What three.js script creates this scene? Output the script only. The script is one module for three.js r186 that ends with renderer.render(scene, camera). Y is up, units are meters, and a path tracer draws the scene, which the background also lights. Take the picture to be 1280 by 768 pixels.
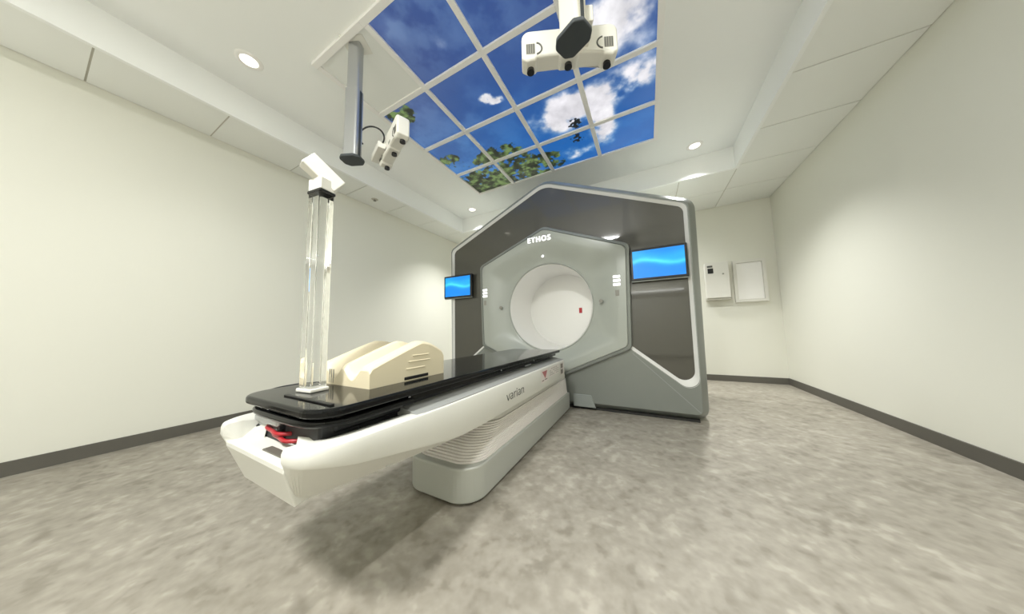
import * as THREE from 'three';
import { RoundedBoxGeometry } from 'three/addons/geometries/RoundedBoxGeometry.js';
import { TextGeometry } from 'three/addons/geometries/TextGeometry.js';
import { FontLoader } from 'three/addons/loaders/FontLoader.js';
import { RectAreaLightUniformsLib } from 'three/addons/lights/RectAreaLightUniformsLib.js';
import { mergeGeometries, mergeVertices, toCreasedNormals } from 'three/addons/utils/BufferGeometryUtils.js';

// ---------------------------------------------------------------- camera, exposure, light
const scene = new THREE.Scene();
const camera = new THREE.PerspectiveCamera(2 * Math.atan(384 / 321.734) * 180 / Math.PI, 1280 / 768, 0.05, 60);
camera.position.set(1.0136, 0.857, 2.8);
camera.rotation.set(0.0862638, 0.482032, -0.0195599, 'YXZ');
const renderer = new THREE.WebGLRenderer({ antialias: true });
renderer.toneMapping = THREE.LinearToneMapping;
renderer.toneMappingExposure = 1.17;
renderer.shadowMap.enabled = true;
RectAreaLightUniformsLib.init();
scene.background = new THREE.Color(0x000000);

const CEIL = 3.02, LOW = 2.76;                      // raised coffer and lower perimeter ceiling
const XL = -2.6, XR = 2.75, ZB = -2.3, ZF = 5.2;    // room
const TX = 2.06, TZB = -1.08, TZF = 4.6;            // coffer opening
const WARM = 0xfbfcfa;
const PANELS = [[0.36, 3.75]];                       // square light of the room behind the camera
for (const [x, z] of PANELS) {
  const l = new THREE.RectAreaLight(WARM, 280, 0.36, 0.36);
  l.position.set(x, CEIL - 0.03, z); l.rotation.x = -Math.PI / 2; scene.add(l);
}
const DOWN = [[-1.66, -0.84, CEIL, 22], [1.64, -0.83, CEIL, 22], [-1.66, 2.1, CEIL, 3], [1.64, 2.1, CEIL, 13], [-1.0, -1.8, LOW, 10], [0.95, -1.8, LOW, 9]];   // x, z, ceiling height, candela
// three wall-mounted uplights behind the camera: [x, z, towards the room, length]
const UPLIGHTS = [[XL, 4.35, 1, 0, 1.4], [XR, 3.75, -1, 0, 2.1], [0.1, ZF, 0, -1, 3.6]], UPY = 1.75, UPPOWER = 13;
for (const [x, z, dx, dz, len] of UPLIGHTS) {
  const l = new THREE.RectAreaLight(WARM, UPPOWER, dx ? 0.07 : len, dx ? len : 0.07);
  l.position.set(x + dx * 0.06, UPY + 0.075, z + dz * 0.06);
  const az = new THREE.Vector3(-dx * 0.42, -0.907, -dz * 0.42), along = dx ? new THREE.Vector3(0, 0, 1) : new THREE.Vector3(1, 0, 0);   // shines up and 25 degrees into the room
  l.quaternion.setFromRotationMatrix(dx ? new THREE.Matrix4().makeBasis(along.clone().cross(az), along, az) : new THREE.Matrix4().makeBasis(along, az.clone().cross(along), az));
  scene.add(l);
}

// ---------------------------------------------------------------- helpers
const taken = {};
function numbered(n) { const k = taken[n] = (taken[n] ?? -1) + 1; return k ? `${n}_${String(k).padStart(3, '0')}` : n; }
function fin(m) { m.castShadow = m.receiveShadow = true; return m; }
function obj(name, geo, mat, parent) { const m = fin(new THREE.Mesh(geo, mat)); m.name = parent ? name : numbered(name); (parent || scene).add(m); return m; }
function tag(o, label, category, group) { o.userData.label = label; o.userData.category = category; if (group) o.userData.group = group; return o; }
function thing(name, label, category, pos = [0, 0, 0], turn = 0, group) {
  const g = new THREE.Group(); g.name = numbered(name); g.position.set(...pos); g.rotation.y = turn; scene.add(g); return tag(g, label, category, group);
}
function struct(name, geo, mat, label, category, parent) { const m = obj(name, geo, mat, parent); if (!parent) { m.userData.kind = 'structure'; tag(m, label, category); } return m; }
function structGroup(name, label, category) { const g = new THREE.Group(); g.name = name; g.userData.kind = 'structure'; scene.add(g); return tag(g, label, category); }
const box = (x0, x1, y0, y1, z0, z1) => new THREE.BoxGeometry(x1 - x0, y1 - y0, z1 - z0).translate((x0 + x1) / 2, (y0 + y1) / 2, (z0 + z1) / 2);
const rbox = (x0, x1, y0, y1, z0, z1, r, s = 3) => new RoundedBoxGeometry(x1 - x0, y1 - y0, z1 - z0, s, r).translate((x0 + x1) / 2, (y0 + y1) / 2, (z0 + z1) / 2);
const merge = (list) => mergeGeometries(list.map(g => { const h = g.index ? g.toNonIndexed() : g; for (const k of Object.keys(h.attributes)) if (!['position', 'normal', 'uv'].includes(k)) h.deleteAttribute(k); return h; }));
const V2 = (x, y) => new THREE.Vector2(x, y);
// polygon [[x, y, radius], ...] -> rounded outline, seg + 1 points per corner
function roundPoly(p, seg = 8) {
  const out = [], n = p.length;
  for (let i = 0; i < n; i++) {
    const a = p[(i + n - 1) % n], b = p[i], c = p[(i + 1) % n];
    const u = V2(a[0] - b[0], a[1] - b[1]).normalize(), v = V2(c[0] - b[0], c[1] - b[1]).normalize();
    const r = b[2] || 1e-4, half = Math.acos(THREE.MathUtils.clamp(u.dot(v), -1, 1)) / 2, t = r / Math.tan(half), d = r / Math.sin(half);
    const bis = u.clone().add(v).normalize(), o = V2(b[0], b[1]).addScaledVector(bis, d);
    const s = V2(b[0], b[1]).addScaledVector(u, t).sub(o), e = V2(b[0], b[1]).addScaledVector(v, t).sub(o);
    const a0 = Math.atan2(s.y, s.x); let da = Math.atan2(e.y, e.x) - a0; while (da > Math.PI) da -= 2 * Math.PI; while (da < -Math.PI) da += 2 * Math.PI;
    for (let k = 0; k <= seg; k++) out.push(V2(o.x + r * Math.cos(a0 + da * k / seg), o.y + r * Math.sin(a0 + da * k / seg)));
  }
  return out;
}
// polygon moved inwards by d (counter-clockwise outline)
function inset(p, d, dr = 0) {
  const n = p.length;
  return p.map((b, i) => {
    const a = p[(i + n - 1) % n], c = p[(i + 1) % n];
    const n1 = V2(-(b[1] - a[1]), b[0] - a[0]).normalize(), n2 = V2(-(c[1] - b[1]), c[0] - b[0]).normalize();
    const k = d / (1 + n1.dot(n2));
    return [b[0] + (n1.x + n2.x) * k, b[1] + (n1.y + n2.y) * k, Math.max(0.002, (b[2] || 0) + dr)];
  });
}
const ring = (pts, z) => pts.map(q => new THREE.Vector3(q.x, q.y, z));
function loft(rings, crease = 0.6, closed = true) {
  const n = rings[0].length, pos = [], uv = [];
  const m = closed ? n : n - 1;
  for (let j = 0; j < rings.length - 1; j++) for (let i = 0; i < m; i++) {
    const a = rings[j][i], b = rings[j][(i + 1) % n], c = rings[j + 1][(i + 1) % n], d = rings[j + 1][i];
    for (const q of [a, b, c, a, c, d]) pos.push(q.x, q.y, q.z);
    const u0 = i / m, u1 = (i + 1) / m, v0 = j / (rings.length - 1), v1 = (j + 1) / (rings.length - 1);
    uv.push(u0, v0, u1, v0, u1, v1, u0, v0, u1, v1, u0, v1);
  }
  const g = new THREE.BufferGeometry();
  g.setAttribute('position', new THREE.Float32BufferAttribute(pos, 3));
  g.setAttribute('uv', new THREE.Float32BufferAttribute(uv, 2));
  g.computeVertexNormals();
  return toCreasedNormals(g, crease);
}
function plate(outline, z, holes = [], flip = false) {
  const s = new THREE.Shape(outline); for (const h of holes) s.holes.push(new THREE.Path(h));
  const g = new THREE.ShapeGeometry(s); if (flip) g.index.array.reverse(); g.computeVertexNormals(); return g.translate(0, 0, z).toNonIndexed();
}
function prism(outline, depth, bevel = 0, bs = 2, holes = []) {
  const s = new THREE.Shape(outline); for (const h of holes) s.holes.push(new THREE.Path(h));
  return new THREE.ExtrudeGeometry(s, { depth: depth - 2 * bevel, bevelEnabled: bevel > 0, bevelThickness: bevel, bevelSize: bevel, bevelOffset: -bevel, bevelSegments: bs, curveSegments: 8 }).translate(0, 0, bevel);
}
const tube = (pts, r, n = 40, rs = 8, closed = false) => new THREE.TubeGeometry(new THREE.CatmullRomCurve3(pts.map(p => new THREE.Vector3(...p)), closed), n, r, rs, closed);
// seeded value noise
function mulberry(a) { return () => { a |= 0; a = a + 0x6D2B79F5 | 0; let t = Math.imul(a ^ a >>> 15, 1 | a); t = t + Math.imul(t ^ t >>> 7, 61 | t) ^ t; return ((t ^ t >>> 14) >>> 0) / 4294967296; }; }
const rnd = mulberry(77), LAT = new Float32Array(65536).map(() => rnd());
function noise(x, y) {
  const xi = Math.floor(x), yi = Math.floor(y), fx = x - xi, fy = y - yi, u = fx * fx * (3 - 2 * fx), v = fy * fy * (3 - 2 * fy);
  const L = (i, j) => LAT[((j & 255) << 8) | (i & 255)];
  return (L(xi, yi) * (1 - u) + L(xi + 1, yi) * u) * (1 - v) + (L(xi, yi + 1) * (1 - u) + L(xi + 1, yi + 1) * u) * v;
}
function fbm(x, y, o) { let s = 0, a = 0.5, t = 0; for (let k = 0; k < o; k++) { s += a * noise(x, y); t += a; x = x * 2.03 + 17.3; y = y * 2.03 + 9.1; a *= 0.5; } return s / t; }
const sm = (a, b, x) => { const t = Math.min(1, Math.max(0, (x - a) / (b - a))); return t * t * (3 - 2 * t); };
function dataTex(w, h, f, srgb = true) {
  const d = new Uint8Array(w * h * 4);
  for (let j = 0; j < h; j++) for (let i = 0; i < w; i++) { const c = f((i + 0.5) / w, (j + 0.5) / h); const k = (j * w + i) * 4; d[k] = Math.max(0, Math.min(255, c[0])); d[k + 1] = Math.max(0, Math.min(255, c[1])); d[k + 2] = Math.max(0, Math.min(255, c[2])); d[k + 3] = 255; }
  const t = new THREE.DataTexture(d, w, h, THREE.RGBAFormat); t.magFilter = THREE.LinearFilter; t.minFilter = THREE.LinearFilter; if (srgb) t.colorSpace = THREE.SRGBColorSpace; t.needsUpdate = true; return t;
}
const std = (o) => new THREE.MeshStandardMaterial(o);
const phy = (o) => new THREE.MeshPhysicalMaterial(o);

// ---------------------------------------------------------------- materials
const plasterGrain = dataTex(256, 256, (u, v) => { const g = 118 + 30 * fbm(u * 60, v * 60, 3); return [g, g, g]; }, false);
plasterGrain.wrapS = plasterGrain.wrapT = THREE.RepeatWrapping; plasterGrain.repeat.set(4, 4);
const floorTex = dataTex(1400, 1960, (u, v) => {
  const x = u * 5.35, y = v * 7.5;
  const wx = fbm(x * 3 + 40, y * 3 + 7, 3) - 0.5, wy = fbm(x * 3 + 3, y * 3 + 60, 3) - 0.5;
  const big = fbm(x * 1.6 + wx, y * 1.6 + wy, 4), mid = fbm(x * 14 + wx * 4, y * 14 + wy * 4 + 31, 4), fine = fbm(x * 34 + 5, y * 34 + 11, 3), streak = fbm(x * 11 + wx * 6, y * 22 + wy * 6 + 90, 3);
  let g = 140 + 14 * (big - 0.5) + 22 * (mid - 0.5) + 28 * (fine - 0.5) + 14 * (streak - 0.5);
  g += 7 * sm(0.58, 0.7, mid) * sm(0.45, 0.6, fine) - 8 * sm(0.42, 0.3, mid) * sm(0.55, 0.42, fine);
  return [g + 6, g, g - 12];
});
const M = {
  wall: std({ color: 0xe4e3d7, roughness: 0.62, bumpMap: plasterGrain, bumpScale: 0.0008 }),
  ceil: std({ color: 0xf6f7f4, roughness: 0.8, bumpMap: plasterGrain, bumpScale: 0.0006 }),
  tile: std({ color: 0xf0f1ec, roughness: 0.85, bumpMap: plasterGrain, bumpScale: 0.001 }),
  tgrid: std({ color: 0xc4c1b4, roughness: 0.6 }),
  floor: phy({ map: floorTex, roughness: 0.5, bumpMap: plasterGrain, bumpScale: 0.0003 }),
  base: std({ color: 0x5d5a52, roughness: 0.6 }),
  frame: std({ color: 0xf6f4f0, roughness: 0.45 }),
  silver: phy({ color: 0x7f837e, roughness: 0.34, metalness: 0.25, clearcoat: 0.25, clearcoatRoughness: 0.25 }),
  silverDark: phy({ color: 0x8f9490, roughness: 0.4, metalness: 0.2 }),
  bevel: phy({ color: 0xdadad6, roughness: 0.42 }),
  dark: phy({ color: 0x444239, roughness: 0.45, clearcoat: 1, clearcoatRoughness: 0.05 }),
  white: phy({ color: 0xa4a8a0, roughness: 0.3, clearcoat: 0.35, clearcoatRoughness: 0.2 }),
  liner: std({ color: 0xe2e1dc, roughness: 0.38 }),
  gap: std({ color: 0x2a2a28, roughness: 0.8 }),
  bezel: std({ color: 0x17191c, roughness: 0.35 }),
  couch: phy({ color: 0xd0cfc7, roughness: 0.48, specularIntensity: 0.7 }),
  couchTray: phy({ color: 0x939490, roughness: 0.6 }),
  keel: phy({ color: 0xbcbdb8, roughness: 0.4 }),
  carbon: phy({ color: 0x101111, roughness: 0.1, specularIntensity: 0.4 }),
  blackMatte: std({ color: 0x17181a, roughness: 0.5 }),
  plinth: phy({ color: 0xb4b6af, roughness: 0.4, metalness: 0.15 }),
  bellows: std({ color: 0xe4dfda, roughness: 0.55 }),
  foam: std({ color: 0xd8cdb0, roughness: 0.6 }),
  acrylic: phy({ color: 0xffffff, roughness: 0.02, transmission: 1, thickness: 0.1, ior: 1.49, attenuationColor: new THREE.Color(0xe6efe8), attenuationDistance: 1.2 }),
  plastic: std({ color: 0xe3e1d8, roughness: 0.42 }),
  metal: std({ color: 0xb9bbbd, roughness: 0.3, metalness: 0.85 }),
  poleWhite: std({ color: 0xd8d4c6, roughness: 0.4 }),
  capDark: std({ color: 0x383d40, roughness: 0.6 }),
  black: std({ color: 0x0d0d0e, roughness: 0.4 }),
  red: std({ color: 0xa01722, roughness: 0.4 }),
  grille: std({ color: 0x8f8d84, roughness: 0.6 }),
  lightWhite: std({ color: 0xffffff, emissive: 0xffffff, emissiveIntensity: 1.0 }),
  ink: std({ color: 0x5e5e59, roughness: 0.6 }),
};
const font = await new FontLoader().loadAsync('fonts/droid/droid_sans_bold.typeface.json');
const fontR = await new FontLoader().loadAsync('fonts/droid/droid_sans_regular.typeface.json');
function text(str, size, depth, f = font) { const g = new TextGeometry(str, { font: f, size, depth, curveSegments: 4, bevelEnabled: false }); g.computeBoundingBox(); const b = g.boundingBox; g.translate(-(b.min.x + b.max.x) / 2, -(b.min.y + b.max.y) / 2, 0); return g; }

// ---------------------------------------------------------------- the room
const WT = 0.15;
{
  const fg = box(XL - WT, XR + WT, -0.1, 0, ZB - WT, ZF + WT);
  const p = fg.attributes.position, u = fg.attributes.uv;
  for (let i = 0; i < p.count; i++) u.setXY(i, (p.getX(i) - XL + WT) / (XR - XL + 2 * WT), (p.getZ(i) - ZB + WT) / (ZF - ZB + 2 * WT));
  struct('floor', fg, M.floor, 'mottled grey stone-look vinyl floor', 'floor');
  struct('wall_left', box(XL - WT, XL, 0, CEIL + 0.3, ZB - WT, ZF + WT), M.wall, 'plain off-white wall behind the couch', 'wall');
  struct('wall_right', box(XR, XR + WT, 0, CEIL + 0.3, ZB - WT, ZF + WT), M.wall, 'plain off-white side wall right of the scanner', 'wall');
  struct('wall_back', box(XL, XR, 0, CEIL + 0.3, ZB - WT, ZB), M.wall, 'plain off-white wall behind the scanner', 'wall');
  struct('wall_front', box(XL, XR, 0, CEIL + 0.3, ZF, ZF + WT), M.wall, 'plain off-white wall facing the scanner', 'wall');
  const bb = [['baseboard_left', box(XL, XL + 0.012, 0, 0.09, ZB, ZF), 'left wall'], ['baseboard_right', box(XR - 0.012, XR, 0, 0.09, ZB, ZF), 'right wall'], ['baseboard_back', box(XL + 0.012, XR - 0.012, 0, 0.09, ZB, ZB + 0.012), 'back wall'], ['baseboard_front', box(XL + 0.012, XR - 0.012, 0, 0.09, ZF - 0.012, ZF), 'front wall']];
  for (const [n, g, w] of bb) struct(n, g, M.base, `dark grey baseboard along the ${w}`, 'baseboard');

  const c = structGroup('ceiling', 'off-white ceiling with a raised coffer and lower tiled border', 'ceiling');
  obj('coffer_slab', box(XL, XR, CEIL, CEIL + 0.2, ZB, ZF), M.ceil, c);
  obj('coffer_face', box(-TX - 0.03, -TX, LOW - 0.015, CEIL, TZB - 0.03, TZF + 0.03), M.ceil, c);
  obj('coffer_face', box(TX, TX + 0.03, LOW - 0.015, CEIL, TZB - 0.03, TZF + 0.03), M.ceil, c);
  obj('coffer_face', box(-TX, TX, LOW - 0.015, CEIL, TZB - 0.03, TZB), M.ceil, c);
  obj('coffer_face', box(-TX, TX, LOW - 0.015, CEIL, TZF, TZF + 0.03), M.ceil, c);
  // lower border: tiles in a shallow grid
  const strips = [[XL, -TX - 0.03, ZB, ZF], [TX + 0.03, XR, ZB, ZF], [-TX - 0.03, TX + 0.03, ZB, TZB - 0.03], [-TX - 0.03, TX + 0.03, TZF + 0.03, ZF]];
  for (const [x0, x1, z0, z1] of strips) {
    obj('border_grid', box(x0, x1, LOW + 0.006, LOW + 0.03, z0, z1), M.tgrid, c);
    const nx = Math.max(1, Math.round((x1 - x0) / 0.61)), nz = Math.max(1, Math.round((z1 - z0) / 0.625));
    for (let i = 0; i < nx; i++) for (let k = 0; k < nz; k++) {
      const a = x0 + (x1 - x0) * i / nx, b = x0 + (x1 - x0) * (i + 1) / nx, d = z0 + (z1 - z0) * k / nz, e = z0 + (z1 - z0) * (k + 1) / nz;
      obj('ceiling_tile', box(a + 0.005, b - 0.005, LOW, LOW + 0.012, d + 0.005, e - 0.005), M.tile, c);
    }
  }
}

// ---------------------------------------------------------------- lamps
for (const [i, [x, z, y, power]] of DOWN.entries()) {
  const where = ['left of the sky ceiling near the scanner', 'right of the sky ceiling above the scanner shoulder', 'left side of the coffer near the viewer', 'right side of the coffer above the viewer', 'left one in the low border behind the scanner', 'right one in the low border behind the scanner'][i];
  const t = thing('recessed_downlight', `small round recessed downlight with white ring, ${where}`, 'light', [x, y, z], 0, 'recessed downlights');
  obj('trim_ring', new THREE.LatheGeometry([V2(0.052, -0.001), V2(0.056, -0.008), V2(0.078, -0.006), V2(0.085, 0)], 40), M.frame, t);
  const lens = obj('light_lens', new THREE.CylinderGeometry(0.053, 0.053, 0.003, 40).translate(0, -0.003, 0), std({ color: 0xffffff, emissive: 0xfff6e8, emissiveIntensity: 3 }), t);
  lens.castShadow = false;
  const s = new THREE.SpotLight(WARM, power, 0, y === LOW ? 1.3 : 0.9, 0.85, 2); s.position.set(0, -0.02, 0); s.target.position.set(0, -1, 0); s.castShadow = true; s.shadow.radius = 2.5; t.add(s, s.target);
}
for (const [x, z, dx, dz, len] of UPLIGHTS) {
  const t = thing('wall_uplight', `long white wall uplight on the ${dx > 0 ? 'left' : dx < 0 ? 'right' : 'front'} wall behind the viewer`, 'light', [x, UPY, z], dx ? (dx > 0 ? 0 : Math.PI) : Math.PI / 2, 'wall uplights behind the viewer');
  const h = len / 2 + 0.02;                                // local: wall at x = 0, room towards +x
  obj('trough', merge([box(0, 0.12, 0, 0.01, -h, h), box(0.11, 0.12, 0.01, 0.06, -h, h), box(0, 0.01, 0.01, 0.06, -h, h), box(0.01, 0.11, 0.01, 0.06, -h, -h + 0.01), box(0.01, 0.11, 0.01, 0.06, h - 0.01, h)]), M.frame, t);
  obj('light_strip', box(0.025, 0.095, 0.045, 0.055, -len / 2, len / 2), std({ color: 0xffffff, emissive: 0xfbfcfa, emissiveIntensity: 2 }), t);
}
for (const [x, z] of PANELS) {
  const t = thing('square_ceiling_light', 'square white ceiling light behind the viewer', 'light', [x, CEIL, z]);
  obj('light_frame', box(-0.2, 0.2, -0.02, 0, -0.2, 0.2), M.frame, t);
  obj('light_diffuser', box(-0.18, 0.18, -0.026, -0.02, -0.18, 0.18), std({ color: 0xffffff, emissive: 0xfbfcfa, emissiveIntensity: 1.5 }), t);
}

// ---------------------------------------------------------------- illuminated sky ceiling (flat backlit print in a grid of frames)
const GX = [-1.22, -0.61, 0, 0.61, 1.22], GZ = [-0.44, 0.12, 0.7, 1.28, 1.84];
{
  const blob = (x, z, cx, cz, rx, rz) => { const d = ((x - cx) / rx) ** 2 + ((z - cz) / rz) ** 2; return Math.exp(-d * 1.6); };
  const tex = dataTex(1100, 1024, (u, v) => {
    const x = -1.22 + 2.44 * u, z = -0.44 + 2.28 * v;
    const n1 = fbm(x * 4 + 11, z * 4 + 3, 6), n2 = fbm(x * 9 + 1, z * 9 + 70, 5), n3 = fbm(x * 26, z * 26, 4);
    // open sky: deeper away from the scanner
    const k = sm(1.5, -0.3, z + 0.15 * x), lft = sm(0.2, -1.1, x);
    let r = 50 - 22 * k + 6 * lft, g = 76 + 18 * k - 4 * lft, b = 132 + 34 * k - 12 * lft;
    // clouds
    let c = blob(x, z, 0.42, 0.42, 0.42, 0.28) * 1.5 + blob(x, z, 0.72, 0.02, 0.16, 0.3) * 1.25 + blob(x, z, 1.05, 0.45, 0.28, 0.2) * 0.9 + blob(x, z, 0.35, -0.25, 0.35, 0.12) * 0.8 + blob(x, z, -0.2, 0.93, 0.09, 0.06) * (0.3 + 1.5 * n3) + blob(x, z, -0.12, 0.86, 0.11, 0.05) * (0.2 + 1.6 * n3) + blob(x, z, 0.95, 1.05, 0.45, 0.25) * 0.75 + blob(x, z, 0.2, 1.5, 0.5, 0.12) * 0.35 + blob(x, z, -0.25, 1.5, 0.1, 0.3) * 0.36 + blob(x, z, 1.0, 0.75, 0.5, 0.5) * 0.35 + blob(x, z, 0.6, 0.35, 0.7, 0.4) * 0.4 + blob(x, z, 0.4, -0.2, 0.5, 0.2) * 0.4;
    c = sm(0.3, 1.05, c * (1 + (n1 - 0.5) * 2.2 + (n2 - 0.5) * 0.8));
    const w = 180 + 62 * n2; r += (w - r) * c; g += (w - 2 - g) * c; b += (w + 3 - b) * c;
    const h = sm(0.42, 0.75, n1) * 0.3 * (0.4 + 0.6 * sm(0.2, -0.9, x)); r += 80 * h; g += 85 * h; b += 70 * h; const hz = sm(0.9, 1.8, z) * sm(0.3, 0.62, n2) * 0.5; r += 44 * hz; g += 48 * hz; b += 34 * hz;
    // printed foliage along the scanner-side left corner
    let f = blob(x, z, -1.1, -0.25, 0.4, 0.35) * 1.5 + blob(x, z, -0.72, -0.25, 0.5, 0.28) * 1.4 + blob(x, z, -0.5, 0.2, 0.36, 0.16) * 1.3 + blob(x, z, -1.1, 0.38, 0.18, 0.14) * 1.1 + blob(x, z, -0.2, -0.22, 0.42, 0.26) * 1.3 + blob(x, z, -1.05, 1.16, 0.22, 0.14) * 0.85;
    f = sm(0.34, 0.5, f * (1 + (n2 - 0.5) * 2.4 + (n3 - 0.5) * 2.0));
    const l = 0.45 + 1.25 * sm(0.3, 0.75, fbm(x * 18 + 5, z * 18, 4)); r += (62 * l - r) * f; g += (76 * l - g) * f; b += (44 * l - b) * f;
    // small dark twig
    let tw = blob(x, z, 0.46, 0.22, 0.09, 0.1) * 1.15 + blob(x, z, 0.42, 0.0, 0.12, 0.1) * 0.85; tw = sm(0.62, 0.72, tw * (1 + (fbm(x * 42 + 9, z * 42, 3) - 0.5) * 3.6));
    r += (28 - r) * tw; g += (30 - g) * tw; b += (30 - b) * tw;
    return [r, g, b];
  });
  const sky = std({ color: 0x060708, roughness: 0.35, emissive: 0xffffff, emissiveMap: tex, emissiveIntensity: 1.0 });
  const t = thing('sky_ceiling_panel', 'ceiling grid of backlit panels printed with blue sky, clouds and leaves', 'ceiling panel', [0, CEIL, 0]);
  const fw = 0.022;
  for (let i = 0; i < 4; i++) for (let k = 0; k < 4; k++) {
    const x0 = GX[i], x1 = GX[i + 1], z0 = GZ[k], z1 = GZ[k + 1];
    if (i === 0 && k === 3) { obj('blank_tile', box(x0 + fw, x1 - fw, -0.016, -0.004, z0 + fw, z1 - fw), M.tile, t); continue; }
    const g = box(x0 + fw - 0.004, x1 - fw + 0.004, -0.014, -0.004, z0 + fw - 0.004, z1 - fw + 0.004), p = g.attributes.position, u = g.attributes.uv;
    for (let j = 0; j < p.count; j++) u.setXY(j, (p.getX(j) + 1.22) / 2.44, (p.getZ(j) + 0.44) / 2.28);
    obj('sky_light_panel', g, sky, t);
    const l = new THREE.RectAreaLight(0x9db4dc, 0.35, x1 - x0 - 0.06, z1 - z0 - 0.06); l.position.set((x0 + x1) / 2, CEIL - 0.04, (z0 + z1) / 2); l.rotation.x = -Math.PI / 2; scene.add(l);
  }
  for (const x of GX) for (let k = 0; k < 4; k++) obj('frame_bar', rbox(x - fw, x + fw, -0.03, 0, GZ[k] + fw, GZ[k + 1] - fw, 0.003, 1), M.frame, t);
  for (const z of GZ) for (let i = 0; i < 4; i++) obj('frame_bar', rbox(GX[i] - fw, GX[i + 1] + (i === 3 ? fw : -fw), -0.03, 0, z - fw, z + fw, 0.003, 1), M.frame, t);
}

// ---------------------------------------------------------------- ring gantry
{
  const t = thing('ring_gantry', 'large grey and charcoal treatment scanner with white hexagonal bore panel', 'medical scanner');
  const OUT = [[0, 2.68, 0.3], [-1.475, 2.045, 0.13], [-1.455, 0.02, 0.1], [1.455, 0.02, 0.1], [1.475, 2.045, 0.13]];
  const HOLE = [[0, 2.594, 0.24], [-1.399, 1.99, 0.08], [-1.392, 0.225, 0.085], [-0.84, 0.655, 0.05], [0, 0.265, 0.12], [0.84, 0.655, 0.05], [1.392, 0.225, 0.085], [1.399, 1.99, 0.08]];
  const R = (p, z, d = 0, dr = -d) => ring(roundPoly(inset(p, d, dr), 10), z);
  obj('hull', merge([
    loft([R(OUT, -1.45, 0.06), R(OUT, -1.4), R(OUT, -0.09), R(OUT, -0.075, 0.004), R(OUT, -0.06, 0.012), R(OUT, -0.006, 0.054), R(OUT, 0, 0.06)].reverse(), 0.5),
    plate(roundPoly(inset(OUT, 0.06, -0.06), 10), 0, [roundPoly(HOLE, 10)]),
    plate(roundPoly(inset(OUT, 0.06, -0.06), 10), -1.45, [], true)]), M.silver, t);
  const HIN = HOLE.map((p) => p);
  obj('bevel_trim', loft([R(HIN, 0.0005, -0.004, 0), R(HIN, -0.003, 0.004, 0.0), R(HIN, -0.024, 0.03, 0.0)], 0.7), M.bevel, t);
  obj('floor_gap', box(-1.38, 1.38, 0.0, 0.022, -1.38, -0.05), M.gap, t);
  // seam lines: shallow dark grooves parallel to the slanted trims, and the cable hatch at the foot
  for (const s of [-1, 1]) {
    const a = V2(s * 0.87, 0.6), b = V2(s * 1.385, 0.095), d = b.clone().sub(a), L = d.length();
    obj('monitor_bracket', box(s > 0 ? 1.06 : -1.34, s > 0 ? 1.21 : -1.19, 1.4, 1.52, -0.05, 0.0015), M.bezel, t);
    obj('panel_seam', new THREE.BoxGeometry(L, 0.006, 0.004).rotateZ(Math.atan2(d.y, d.x)).translate((a.x + b.x) / 2, (a.y + b.y) / 2, 0.0), M.silverDark, t);
    obj('foot_hatch', prism(roundPoly([[s > 0 ? 0.27 : -0.5, 0.035, 0.004], [s > 0 ? 0.5 : -0.27, 0.035, 0.004], [s > 0 ? 0.455 : -0.27, 0.16, 0.01], [s > 0 ? 0.27 : -0.455, 0.16, 0.01]], 3), 0.014, 0.004).translate(0, 0, -0.002), M.silverDark, t);
  }
  // white hexagonal front
  const HEX = [[0, 2.05, 0.1], [-0.9, 1.69, 0.06], [-0.87, 0.645, 0.06], [0, 0.262, 0.12], [0.87, 0.645, 0.06], [0.9, 1.69, 0.06]];
  obj('dark_panel', plate(roundPoly(inset(HIN, 0.022, 0), 10), -0.022, [roundPoly(inset(HEX, 0.03, 0), 6).reverse()]), M.dark, t);
  const N = 240, CX = 0.0, CY = 1.11;
  function polar(outline, a) {
    const dx = Math.cos(a), dy = Math.sin(a); let best = 9;
    for (let i = 0; i < outline.length; i++) { const p = outline[i], q = outline[(i + 1) % outline.length], ex = q.x - p.x, ey = q.y - p.y, px = p.x - CX, py = p.y - CY, den = dx * ey - dy * ex; if (Math.abs(den) < 1e-12) continue; const tt = (px * ey - py * ex) / den, w = (px * dy - py * dx) / den; if (tt > 0 && w >= -1e-6 && w <= 1 + 1e-6 && tt < best) best = tt; }
    return best;
  }
  const prof = (d, dr) => { const o = roundPoly(inset(HEX, d, dr), 10); return [...Array(N).keys()].map(i => polar(o, i / N * 2 * Math.PI)); };
  const rr = (rad, z) => rad.map((r, i) => new THREE.Vector3(CX + r * Math.cos(i / N * 2 * Math.PI), CY + r * Math.sin(i / N * 2 * Math.PI), z));
  const circ = (r) => new Array(N).fill(r), mixr = (a, b, k) => a.map((v, i) => v + (b[i] - v) * k);
  const p0 = prof(0, 0), p1 = prof(0.006, 0), p2 = prof(0.03, 0), p3 = prof(0.035, 0);
  obj('hexagon_trim', loft([rr(p0, -0.06), rr(p0, 0.03), rr(p1, 0.042), rr(p2, 0.046), rr(p3, 0.04)], 0.5), M.silver, t);
  const pin = prof(0.11, 0.03), rings = [rr(p3, 0.038), rr(mixr(p3, pin, 0.08), 0.046), rr(pin, 0.046)];
  for (let k = 1; k <= 14; k++) { const q = k / 14, e = q * q * (3 - 2 * q); rings.push(rr(mixr(pin, circ(0.52), q), 0.046 - 0.092 * (0.35 * q + 0.65 * e))); }
  rings.push(rr(circ(0.513), -0.041), rr(circ(0.508), -0.046), rr(circ(0.506), -0.06));
  obj('bore_panel', loft(rings, 0.7), M.white, t);
  const ringsB = [rr(circ(0.506), -0.075), rr(circ(0.506), -0.045), rr(circ(0.501), -0.042), rr(circ(0.498), -0.05)];
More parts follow.
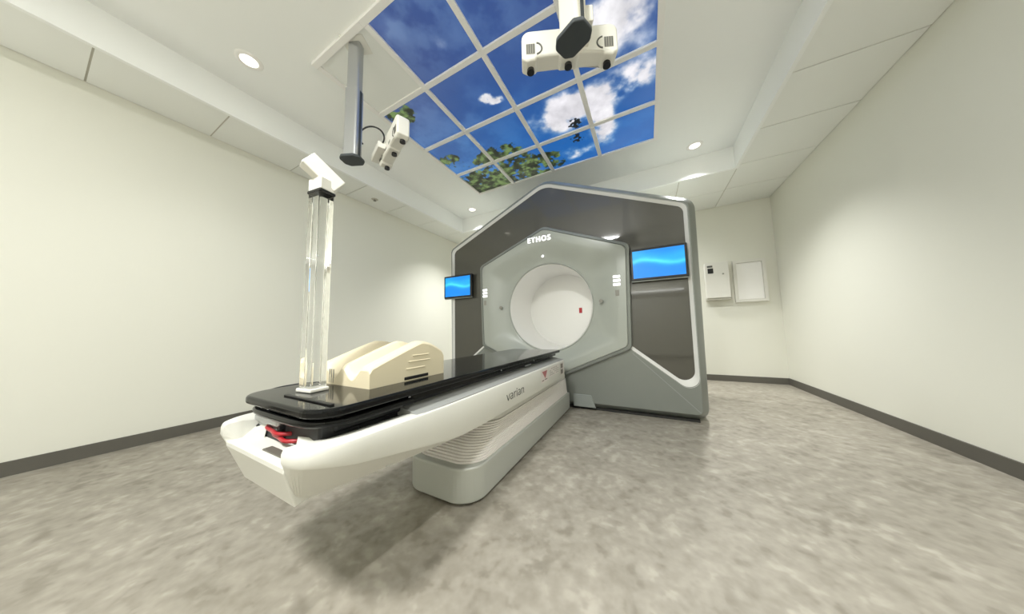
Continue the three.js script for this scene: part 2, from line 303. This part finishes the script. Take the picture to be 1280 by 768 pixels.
  const liner = obj('bore_liner', loft([rr(circ(0.53), -0.078), rr(circ(0.508), -0.062), rr(circ(0.501), -0.055), rr(circ(0.496), -0.06), rr(circ(0.49), -0.66), rr(circ(0.485), -0.667)], 0.5), M.liner, t);
  obj('bore_end', new THREE.CircleGeometry(0.487, 96).translate(CX, CY, -0.665), M.liner, t);
  obj('red_label', box(0.245, 0.285, 1.055, 1.125, -0.664, -0.66).translate(-0.03, 0, 0), M.red, t);
  // bore light on the inside of the right edge
  const bl = obj('bore_light', box(0.478, 0.486, 0.85, 1.37, -0.30, -0.24), std({ color: 0xffffff, emissive: 0xfff4ea, emissiveIntensity: 2 }), t);
  const ra = new THREE.RectAreaLight(0xfbfcfa, 20, 0.06, 0.52); ra.position.set(0.474, 1.11, -0.27); ra.rotation.y = Math.PI / 2; ra.rotation.order = 'YXZ'; scene.add(ra);
  // marks on the hexagon
  obj('name_lettering', text('ETHOS', 0.062, 0.006).scale(1.12, 1, 1).translate(-0.055, 1.905, 0.041), M.lightWhite, t);
  obj('sensor_dot', new THREE.SphereGeometry(0.016, 16, 10).scale(1, 1, 0.4).translate(-0.03, 1.705, 0.004), M.lightWhite, t);
  for (const s of [-1, 1]) {
    for (let k = 0; k < 3; k++) obj('status_light', rbox(-0.034, 0.034, -0.013, 0.013, 0, 0.006, 0.003, 1).translate(s > 0 ? 0.765 : -0.905 + 0.09, 1.365 - 0.04 * k, 0.044), M.lightWhite, t);
    obj('panel_button', rbox(-0.018, 0.018, -0.03, 0.03, 0, 0.005, 0.003, 1).translate(s > 0 ? 0.765 : -0.815, 1.2, 0.042), M.grille, t);
    obj('bore_button', new THREE.CylinderGeometry(0.02, 0.02, 0.012, 20).rotateX(Math.PI / 2).translate(s * 0.6, 1.13, 0.015), M.grille, t);
  }
}
// screens on the gantry
{
  const tex = dataTex(320, 188, (u, v) => {
    const wv = 0.55 + 0.1 * Math.sin(u * 5 + 0.6) + 0.05 * (fbm(u * 6, v * 6, 3) - 0.5), s1 = Math.exp(-(((v - wv) / 0.09) ** 2)), s2 = Math.exp(-(((v - 0.75 - 0.12 * Math.sin(u * 4 + 2)) / 0.2) ** 2));
    return [8 + 55 * s1 + 22 * s2, 140 + 60 * s1 + 32 * s2, 242 + 12 * s1];
  });
  const glow = std({ color: 0x050608, roughness: 0.2, emissive: 0xffffff, emissiveMap: tex, emissiveIntensity: 1.0 });
  for (const [x, w, lab] of [[1.135, 0.43, 'wide monitor with blue screen on the right side of the scanner'], [-1.268, 0.43, 'small monitor with blue screen on the left side of the scanner']]) {
    const s = thing('monitor', lab, 'monitor', [x, 1.458, 0.002], 0, 'monitors on the scanner front');
    const h = 0.268;
    obj('casing', rbox(-w / 2 - 0.022, w / 2 + 0.022, -h / 2 - 0.022, h / 2 + 0.022, 0, 0.045, 0.008), M.bezel, s);
    obj('screen', new THREE.PlaneGeometry(w, h).translate(0, 0, 0.0455), glow, s);
    obj('lower_edge', rbox(-w / 2 - 0.02, w / 2 + 0.02, -h / 2 - 0.032, -h / 2 - 0.02, 0.004, 0.036, 0.004, 2), M.silverDark, s);
    const l = new THREE.RectAreaLight(0x2a9cff, 0.5, w, h); l.position.set(x, 1.458, 0.06); l.rotation.y = Math.PI; scene.add(l);
  }
}

// ---------------------------------------------------------------- couch
{
  const t = thing('treatment_couch', 'long white patient couch with black carbon top on a grey plinth', 'couch');
  // plinth and bellows
  const planR = (hw, z0, z1, r) => roundPoly([[-hw, -z1, r], [hw, -z1, r], [hw, -z0, 0.01], [-hw, -z0, 0.01]], 10);   // shape y = -z
  const slab = (hw, z0, z1, r, y0, y1, b) => prism(planR(hw, z0, z1, r), y1 - y0, b, 3).rotateX(-Math.PI / 2).translate(0, y0, 0);
  obj('plinth_gap', slab(0.22, 0.05, 1.74, 0.12, 0, 0.014, 0), M.gap, t);
  obj('plinth', slab(0.237, 0.03, 1.765, 0.135, 0.012, 0.178, 0.01), M.plinth, t);
  const pl = [];
  const NP = 15;
  for (let k = 0; k < NP; k++) { const q = k / (NP - 1), y = 0.178 + 0.01 * k; pl.push(slab(0.222 - 0.012 * q, 0.06, 1.72 - 0.17 * q, 0.13, y - 0.001, y + 0.0095, 0.003)); }
  obj('bellows', merge(pl), M.bellows, t);
  obj('lift_sleeve', slab(0.205, 0.07, 1.535, 0.13, 0.328, 0.372, 0.005), M.couch, t);
  obj('lift_sleeve', slab(0.20, 0.07, 1.48, 0.13, 0.37, 0.42, 0.005), M.couch, t);
  // body: sections from the scanner end to the near end; below the side band the keel narrows like a boat
  const Z0 = 0.385;
  const sec = (x, z, nx, nz, xb, zb, yb, yc, top) => {      // (nx, nz): outward direction in plan; profile from inner tray over the rim to the keel
    const P = (d, y) => [x - nx * d, y, z - nz * d], K = (d, y) => [xb - d, y, zb];
    return [P(0.1, top - 0.012), P(0.07, top - 0.006), P(0.045, top), P(0.012, top), P(0.0035, top - 0.0035), P(0, top - 0.012), P(0, yc + 0.01), P(0.004, yc), K(0, yb + 0.012), K(0.012, yb), K(0.06, yb)];
  };
  const S = [sec(0.287, Z0, 1, 0, 0.272, Z0, 0.412, 0.42, 0.553), sec(0.297, Z0 + 0.01, 1, 0, 0.285, Z0 + 0.01, 0.402, 0.412, 0.563)];
  const keelX = (z) => 0.288 - 0.123 * Math.pow(sm(1.75, 2.62, z), 0.9) * 1.08, bandY = (z) => 0.41 + 0.1 * sm(1.8, 2.5, z) + 0.02 * sm(2.3, 2.5, z), topY = (z) => 0.562 + 0.01 * sm(1.9, 2.45, z);
  for (const z of [0.9, 1.4, 1.75, 1.9, 2.0, 2.1, 2.2, 2.28]) S.push(sec(0.3, z, 1, 0, keelX(z), z, 0.4, bandY(z), topY(z)));
  for (let k = 1; k <= 14; k++) { const a = k / 14 * Math.PI / 2, e = 0.8, c = Math.pow(Math.cos(a), e), n = Math.pow(Math.sin(a), e), z = 2.33 + 0.15 * n, x = 0.195 + 0.105 * (k === 14 ? 0 : c), zb = 2.28 + 0.15 * n; const N = V2(Math.cos(a) / 0.105, Math.sin(a) / 0.15).normalize(); S.push(sec(x, z, N.x, N.y, keelX(zb) - 0.01 * n, zb, 0.4, bandY(z), topY(z))); }
  function shell(mir) {
    const rings = S.map(s => s.map(([x, y, z]) => new THREE.Vector3(mir * x, y, z)));
    const side = (a, b) => loft(rings.map(r => mir > 0 ? r.slice(a, b) : r.slice(a, b).reverse()), 0.6, false);
    return merge([side(0, 8), side(7, 11)]);
  }
  function endCap(mir, s) {
    const c = s.reduce((m, p) => [m[0] + p[0] / s.length, m[1] + p[1] / s.length, m[2] + p[2] / s.length], [0, 0, 0]), pos = [];
    const q = [...s, [s[s.length - 1][0], s[0][1], s[0][2] * 0.5 + s[s.length - 1][2] * 0.5]];
    for (let i = 0; i < q.length; i++) for (const v of [c, q[i], q[(i + 1) % q.length]]) pos.push(mir * v[0], v[1], v[2]);
    const g = new THREE.BufferGeometry(); g.setAttribute('position', new THREE.Float32BufferAttribute(pos, 3)); g.setAttribute('uv', new THREE.Float32BufferAttribute(new Array(pos.length / 3 * 2).fill(0), 2)); g.computeVertexNormals(); return g;
  }
  for (const m of [1, -1]) {
    obj('side_shell', merge([shell(m), endCap(m, S[0]), endCap(m, S[S.length - 1])]), M.couch, t);
  }
  obj('chassis', merge([rbox(-0.215, 0.215, 0.403, 0.54, Z0 + 0.005, 2.2, 0.006), box(-0.15, 0.15, 0.412, 0.47, 2.19, 2.4)]), M.keel, t);
  // sloped grey deck between rim and top drive
  obj('tray_deck', merge([1, -1].map(m => { const q = [[0.289, 0.565], [0.289, 0.552], [0.17, 0.552], [0.17, 0.588]].map(([x, y]) => V2(m * x, y)); if (m > 0) q.reverse(); return prism(q, 1.74, 0).translate(0, 0, Z0 + 0.012); })), M.couchTray, t);
  // end panel, lower than the sides
  const ep = [[2.38, 0.41], [2.432, 0.4], [2.472, 0.508], [2.472, 0.52], [2.38, 0.527]].map(([z, y]) => V2(-z, y));
  const eg = prism(ep, 0.39, 0.004, 2).rotateY(Math.PI / 2).translate(-0.195, 0, 0), eq = eg.attributes.position;
  for (let i = 0; i < eq.count; i++) eq.setX(i, eq.getX(i) * (0.84 + 0.16 * (eq.getY(i) - 0.4) / 0.12));
  obj('end_panel', eg, M.couch, t);
  obj('panel_slot', rbox(0.0, 0.16, 0.517, 0.5245, 2.425, 2.45, 0.003, 2), M.base, t);
  // black longitudinal drive and carbon top
  obj('top_drive', merge([rbox(-0.2, 0.2, 0.565, 0.628, 0.5, 2.36, 0.012), rbox(-0.185, 0.185, 0.51, 0.58, 0.55, 2.33, 0.008), rbox(-0.01, 0.192, 0.5, 0.6, 2.28, 2.395, 0.01), rbox(-0.192, 0.0, 0.5, 0.552, 2.28, 2.405, 0.008)]), M.blackMatte, t);
  for (const m of [1, -1]) obj('side_rail', rbox(m > 0 ? 0.196 : -0.226, m > 0 ? 0.226 : -0.196, 0.6, 0.632, 0.42, 2.37, 0.006), M.carbon, t);
  const topPlan = roundPoly([[-0.256, -2.436, 0.085], [0.256, -2.436, 0.085], [0.256, -0.36, 0.03], [-0.256, -0.36, 0.03]], 10);
  obj('couch_top', prism(topPlan, 0.026, 0.009, 4).rotateX(-Math.PI / 2).translate(0, 0.626, 0), M.carbon, t);
  // handle loop round the near end
  const lp = []; for (let k = 0; k <= 24; k++) { const a = k / 24 * Math.PI, c = Math.cos(a), s = Math.sin(a); lp.push([Math.sign(c) * Math.pow(Math.abs(c), 0.45) * 0.238, 0.606, 2.24 + 0.182 * Math.pow(s, 0.55)]); }
  obj('grab_rail', tube([[0.238, 0.606, 2.12], ...lp, [-0.238, 0.606, 2.12]], 0.012, 90, 10), M.carbon, t);
  obj('side_handle', tube([[-0.225, 0.641, 2.36], [-0.245, 0.6425, 2.35], [-0.275, 0.6425, 2.31], [-0.28, 0.6425, 2.24], [-0.265, 0.6425, 2.19], [-0.245, 0.641, 2.18]], 0.009, 40, 10), M.blackMatte, t);
  for (const [x, z] of [[0.215, 2.3], [0.2262, 2.12], [0.2262, 1.45], [0.2262, 0.95]]) obj('screw', new THREE.CylinderGeometry(0.005, 0.005, 0.004, 12).rotateZ(Math.PI / 2).translate(z > 2.2 ? 0.2005 : x, z > 2.2 ? 0.588 : 0.615, z), M.metal, t);
  obj('latch', rbox(0.224, 0.236, 0.592, 0.602, 1.02, 1.12, 0.003, 1), M.metal, t);
  // end mechanics: silver bracket and red cables
  obj('end_bracket', merge([rbox(-0.19, -0.02, 0.565, 0.592, 2.3, 2.41, 0.008), rbox(-0.18, -0.04, 0.53, 0.57, 2.32, 2.4, 0.006)]), M.metal, t);
  obj('cable_tray', box(-0.19, 0.19, 0.44, 0.515, 2.19, 2.4), M.black, t);
  for (const [dx, dy] of [[0, 0], [-0.05, 0.012]]) obj('red_cable', tube([[0.07 + dx, 0.535 + dy, 2.34], [0.09 + dx, 0.54 + dy, 2.38], [0.06 + dx, 0.543 + dy, 2.415], [0.0 + dx, 0.542 + dy, 2.41], [-0.06 + dx, 0.543 + dy, 2.4], [-0.1 + dx, 0.538 + dy, 2.34]], 0.006, 40, 8), M.red, t);
  // lettering and warning labels on the right side
  obj('maker_lettering', text('varian', 0.046, 0.003, fontR).scale(1.3, 1, 1).rotateY(Math.PI / 2).translate(0.2985, 0.482, 1.41), M.ink, t);
  const mk = (w, h, draw) => { const c = document.createElement('canvas'); c.width = w; c.height = h; const g = c.getContext('2d'); draw(g); const x = new THREE.CanvasTexture(c); x.colorSpace = THREE.SRGBColorSpace; return std({ map: x, roughness: 0.5 }); };
  const lab1 = mk(128, 128, g => { g.fillStyle = '#d8cfca'; g.fillRect(0, 0, 128, 128); g.fillStyle = '#a8696a'; g.beginPath(); g.moveTo(20, 18); g.lineTo(108, 18); g.lineTo(72, 96); g.closePath(); g.fill(); g.fillStyle = '#7d6a68'; g.fillRect(16, 104, 34, 10); g.fillRect(62, 100, 44, 10); });
  const lab2 = mk(256, 96, g => { g.fillStyle = '#d8d2cc'; g.fillRect(0, 0, 256, 96); g.fillStyle = '#a5a19b'; for (let k = 0; k < 4; k++) for (let j = 0; j < 6; j++) if ((k * 7 + j * 3) % 5) g.fillRect(12 + j * 40, 12 + k * 20, 30, 9); });
  const lab3 = mk(64, 96, g => { g.fillStyle = '#ccc5bf'; g.fillRect(0, 0, 64, 96); g.fillStyle = '#77706b'; g.fillRect(10, 8, 44, 34); g.fillRect(10, 54, 44, 34); });
  const strip = (z0, z1, y0, y1, m) => obj('warning_label', new THREE.PlaneGeometry(z1 - z0, y1 - y0).rotateY(Math.PI / 2).translate(0.3008, (y0 + y1) / 2, (z0 + z1) / 2), m, t);
  strip(0.84, 1.0, 0.455, 0.548, lab1); strip(0.57, 0.82, 0.47, 0.545, lab2); strip(0.44, 0.53, 0.44, 0.545, lab3);
}

// ---------------------------------------------------------------- things on the couch
const TOP = 0.652;
{ // knee and leg support: wedge along the couch with two leg channels
  const t = thing('leg_support', 'cream moulded leg support with two channels on the black couch top', 'leg support', [-0.05, TOP, 2.015]);
  const W = 0.17, nx = 48, nz = 40, z0 = -0.19, z1 = 0.19;
  const prof = (q) => { // q 0 far .. 1 near
    const pk = 0.37; let h = q < pk ? 0.105 + 0.055 * Math.sin(Math.min(1, q / pk) * Math.PI / 2) : 0.16 - (0.16 - 0.075) * Math.pow((q - pk) / (1 - pk), 1.08); return h; };
  const chan = (x) => { let d = 0; for (const c of [-0.06, 0.062]) d = Math.max(d, Math.pow(Math.max(0, Math.cos(Math.min(1, Math.abs(x - c) / 0.054) * Math.PI / 2)), 1.2)); return d; };
  const top = (i, k) => { const x = -W + 2 * W * i / nx, q = 1 - k / nz, z = z1 - (z1 - z0) * (k / nz); let h = prof(q) - (0.04 + 0.022 * Math.sin(q * Math.PI)) * chan(x); const ex = Math.min(1, (W - Math.abs(x)) / 0.014), ez = Math.min(1, Math.min(k, nz - k) / nz * (z1 - z0) / 0.014); h -= 0.012 * (1 - Math.sqrt(1 - (1 - ex) ** 2)) + 0.012 * (1 - Math.sqrt(1 - (1 - ez) ** 2)); return new THREE.Vector3(x, h, z); };
  const rows = []; for (let k = 0; k <= nz; k++) { const r = []; for (let i = 0; i <= nx; i++) r.push(top(i, k)); rows.push(r); }
  const down = (v) => new THREE.Vector3(v.x, 0, v.z);
  const near = rows[0], far = rows[nz], rt = rows.map(r => r[nx]), lf = rows.map(r => r[0]);
  obj('support_body', merge([loft(rows, 0.9, false), loft([near.map(down), near], 0.5, false), loft([far, far.map(down)], 0.5, false), loft([rt.map(down), rt], 0.5, false), loft([lf, lf.map(down)], 0.5, false)]), M.foam, t);
  obj('grip_slot', rbox(W - 0.004, W + 0.002, 0.004, 0.017, -0.09, 0.04, 0.0025, 2), M.black, t);
  for (const [y, za, zb] of [[0.045, -0.07, 0.03], [0.074, -0.1, 0.02], [0.098, -0.09, 0.0]]) obj('moulded_rib', rbox(W - 0.003, W + 0.0025, y, y + 0.006, za, zb, 0.0022, 2), M.foam, t);
  for (let k = 0; k < 3; k++) obj('front_groove', rbox(-0.09 + 0.014 * k, -0.086 + 0.014 * k, 0.006, 0.06, z1 - 0.002, z1 + 0.0012, 0.001, 1), M.grille, t);
}
{ // clear acrylic column with a white head
  const t = thing('acrylic_column', 'tall clear acrylic column with white angled head standing on couch', 'column', [-0.058, TOP, 2.3], 0.1);
  const w = 0.036, d = 0.027;
  const o = roundPoly([[-w, -d, 0.008], [w, -d, 0.008], [w, d, 0.008], [-w, d, 0.008]], 5);
  obj('clear_tube', prism(o, 0.715, 0.0, 2).rotateX(-Math.PI / 2).translate(0, 0.012, 0), M.acrylic, t);
  obj('foot', rbox(-0.041, 0.041, 0, 0.013, -0.032, 0.032, 0.004, 2), M.plastic, t);
  obj('black_band', rbox(-0.038, 0.038, 0.727, 0.738, -0.029, 0.029, 0.003, 2), M.black, t);
  obj('collar', rbox(-0.036, 0.036, 0.737, 0.785, -0.027, 0.027, 0.005, 2), M.plastic, t);
  const r = new THREE.Vector3(0.36, 0, -0.93).normalize(), ya = new THREE.Vector3(0, 1, 0), ax = r.clone().multiplyScalar(0.8).addScaledVector(ya, -0.6), ay = r.clone().multiplyScalar(0.6).addScaledVector(ya, 0.8);
  obj('head_plate', new RoundedBoxGeometry(0.13, 0.062, 0.05, 3, 0.005).applyMatrix4(new THREE.Matrix4().makeBasis(ax, ay, ax.clone().cross(ay)).setPosition(0.005, 0.808, 0.0)), M.plastic, t);
}
tag(obj('index_bar', rbox(-0.06, 0.215, TOP, TOP + 0.005, 2.37, 2.382, 0.002, 2), M.black), 'thin black index bar lying across the near end of couch top', 'bar');

// ---------------------------------------------------------------- ceiling cameras on poles
function pole(name, label, x, z, yb, mat, turn) {
  const t = thing(name, label, 'pole', [x, CEIL, z], turn, 'ceiling poles carrying cameras');
  const H = CEIL - yb;
  const prof = (a, b, r) => roundPoly([[-a, -b, r], [a, -b, r], [a, b, r], [-a, b, r]], 5);
  const up = (o, y0, y1) => prism(o, y1 - y0, 0).rotateX(-Math.PI / 2).translate(0, y0, 0);
  obj('ceiling_plate', rbox(-0.09, 0.09, -0.02, 0, -0.07, 0.07, 0.006, 2), M.plastic, t);
  obj('upper_tube', up(prof(0.044, 0.032, 0.014), -H * 0.42, -0.015), mat, t);
  obj('lower_tube', up(prof(0.05, 0.038, 0.016), -H + 0.012, -H * 0.42), mat, t);
  for (const s of [-1, 1]) obj('cable_groove', box(s * 0.05 - 0.002, s * 0.05 + 0.002, -H + 0.02, -H * 0.43, -0.012, 0.012), M.capDark, t);
  const cp = roundPoly([[-0.075, -0.03, 0.02], [-0.045, -0.058, 0.02], [0.045, -0.058, 0.02], [0.075, -0.03, 0.02], [0.075, 0.03, 0.02], [0.045, 0.058, 0.02], [-0.045, 0.058, 0.02], [-0.075, 0.03, 0.02]], 4);
  obj('end_cap', prism(cp, 0.02, 0.005, 2).rotateX(-Math.PI / 2).translate(0, -H - 0.004, 0), M.capDark, t);
  return t;
}
pole('ceiling_pole', 'brushed metal ceiling pole with dark end cap, left of sky panels', -0.80, 1.77, 2.09, M.metal, 0.42);
pole('ceiling_pole', 'cream ceiling pole with dark end cap in front of right camera', 0.80, 1.77, 2.1, M.poleWhite, -0.42);
function cameraUnit(label, x, y, z, turn, tilt, arm) {
  const t = thing('tracking_camera', label, 'camera', [x, y, z], turn, 'tracking cameras on ceiling poles');
  t.rotation.set(tilt, turn, 0, 'YXZ');
  // local: long axis x, lenses look along -z and down; back face +z
  const out = roundPoly([[-0.232, -0.055, 0.012], [-0.205, -0.072, 0.008], [-0.165, -0.066, 0.008], [-0.155, -0.054, 0.006], [-0.05, -0.05, 0.006], [-0.04, -0.058, 0.006], [0.04, -0.058, 0.006], [0.05, -0.05, 0.006], [0.155, -0.054, 0.006], [0.165, -0.066, 0.008], [0.205, -0.072, 0.008], [0.232, -0.055, 0.012], [0.232, 0.09, 0.04], [-0.232, 0.09, 0.04]], 5);
  obj('housing', prism(out, 0.085, 0.012, 3).translate(0, 0, -0.035), M.plastic, t);
  for (const s of [-1, 1]) {
    const v = obj('vent', rbox(-0.022, 0.022, -0.028, 0.028, 0.047, 0.0515, 0.002, 1).translate(s * 0.188, -0.012, 0), M.grille, t);
    for (let k = 0; k < 4; k++) obj('vent_slat', box(-0.0195 + 0.011 * k, -0.0155 + 0.011 * k, -0.024, 0.024, 0.051, 0.0535).translate(s * 0.188, -0.012, 0), M.ink, v);
    obj('vent_curve', new THREE.TorusGeometry(0.03, 0.004, 6, 16, Math.PI * 0.9).rotateZ(s > 0 ? Math.PI * 0.55 : -Math.PI * 0.45).translate(s * 0.163, -0.012, 0.05), M.ink, t);
  }
  for (const x0 of [-0.195, 0, 0.195]) { const b = obj('lens', new THREE.CylinderGeometry(0.017, 0.019, 0.024, 20).translate(x0 * 0.97, x0 ? -0.074 : -0.062, 0.0), M.black, t); }
  obj('label_plate', rbox(-0.06, -0.02, -0.03, -0.015, 0.048, 0.0515, 0.001, 1), M.ink, t);
  obj('label_plate', rbox(0.03, 0.07, -0.03, -0.012, 0.048, 0.0515, 0.001, 1), M.grille, t);
  obj('mount_arm', arm, M.plastic, t);
  return t;
}
cameraUnit('white camera bar with two grey vents hanging before the sky panels', 0.735, 2.24, 1.605, 0.41, 0.0, rbox(0.0, 0.09, -0.03, 0.05, 0.04, 0.16, 0.006, 2));
{
  const u = cameraUnit('white camera bar seen end-on beside the brushed metal pole', -0.585, 2.24, 1.59, -0.38, 0.0, rbox(-0.27, -0.05, -0.02, 0.03, 0.04, 0.1, 0.006, 2));
  const c = []; for (let k = 0; k <= 20; k++) { const a = -0.5 + k / 20 * 4.4; c.push([-0.72 + 0.07 * Math.cos(a), 2.3 + 0.085 * Math.sin(a), 1.68 - 0.05 * Math.cos(a)]); }
  u.updateMatrixWorld();
  obj('cable', tube(c, 0.006, 60, 6).applyMatrix4(u.matrixWorld.clone().invert()), M.black, u).userData.label = 'black looped cable';
}

// ---------------------------------------------------------------- wall and ceiling fittings
{
  const t = thing('wall_cabinet', 'white wall box with black warning labels behind the scanner', 'wall box', [2.02, 1.28, ZB]);
  obj('cabinet_body', rbox(-0.15, 0.15, 0, 0.56, 0, 0.1, 0.006, 2), M.plastic, t);
  obj('bottom_lip', box(-0.15, 0.16, -0.03, -0.002, 0, 0.085), M.tgrid, t);
  obj('black_label', box(-0.115, -0.045, 0.39, 0.47, 0.1, 0.1025), M.black, t);
  obj('grey_label', box(-0.12, -0.05, 0.485, 0.515, 0.1, 0.1025), M.ink, t);
  obj('keyhole', new THREE.CylinderGeometry(0.012, 0.012, 0.006, 16).rotateX(Math.PI / 2).translate(0.075, 0.37, 0.102), M.grille, t);
  const u = thing('wall_panel', 'plain white wall panel right of the labelled wall box', 'wall panel', [2.42, 1.2, ZB]);
  obj('panel_frame', merge([box(-0.19, -0.15, 0, 0.64, 0, 0.05), box(0.15, 0.19, 0, 0.64, 0, 0.05), box(-0.15, 0.15, 0, 0.04, 0, 0.05), box(-0.15, 0.15, 0.6, 0.64, 0, 0.05)]), M.plastic, u);
  obj('panel_door', rbox(-0.148, 0.148, 0.042, 0.598, 0, 0.035, 0.003, 1), M.frame, u);
  const s = thing('sprinkler', 'small grey sprinkler on the lower ceiling border above the couch', 'sprinkler', [-2.36, LOW, 0.55]);
  obj('escutcheon', new THREE.LatheGeometry([V2(0.0, -0.006), V2(0.03, -0.006), V2(0.045, 0)], 24), M.tgrid, s);
  obj('head', new THREE.CylinderGeometry(0.012, 0.02, 0.02, 16).translate(0, -0.014, 0), M.grille, s);
}
scene.add(camera);
renderer.render(scene, camera);
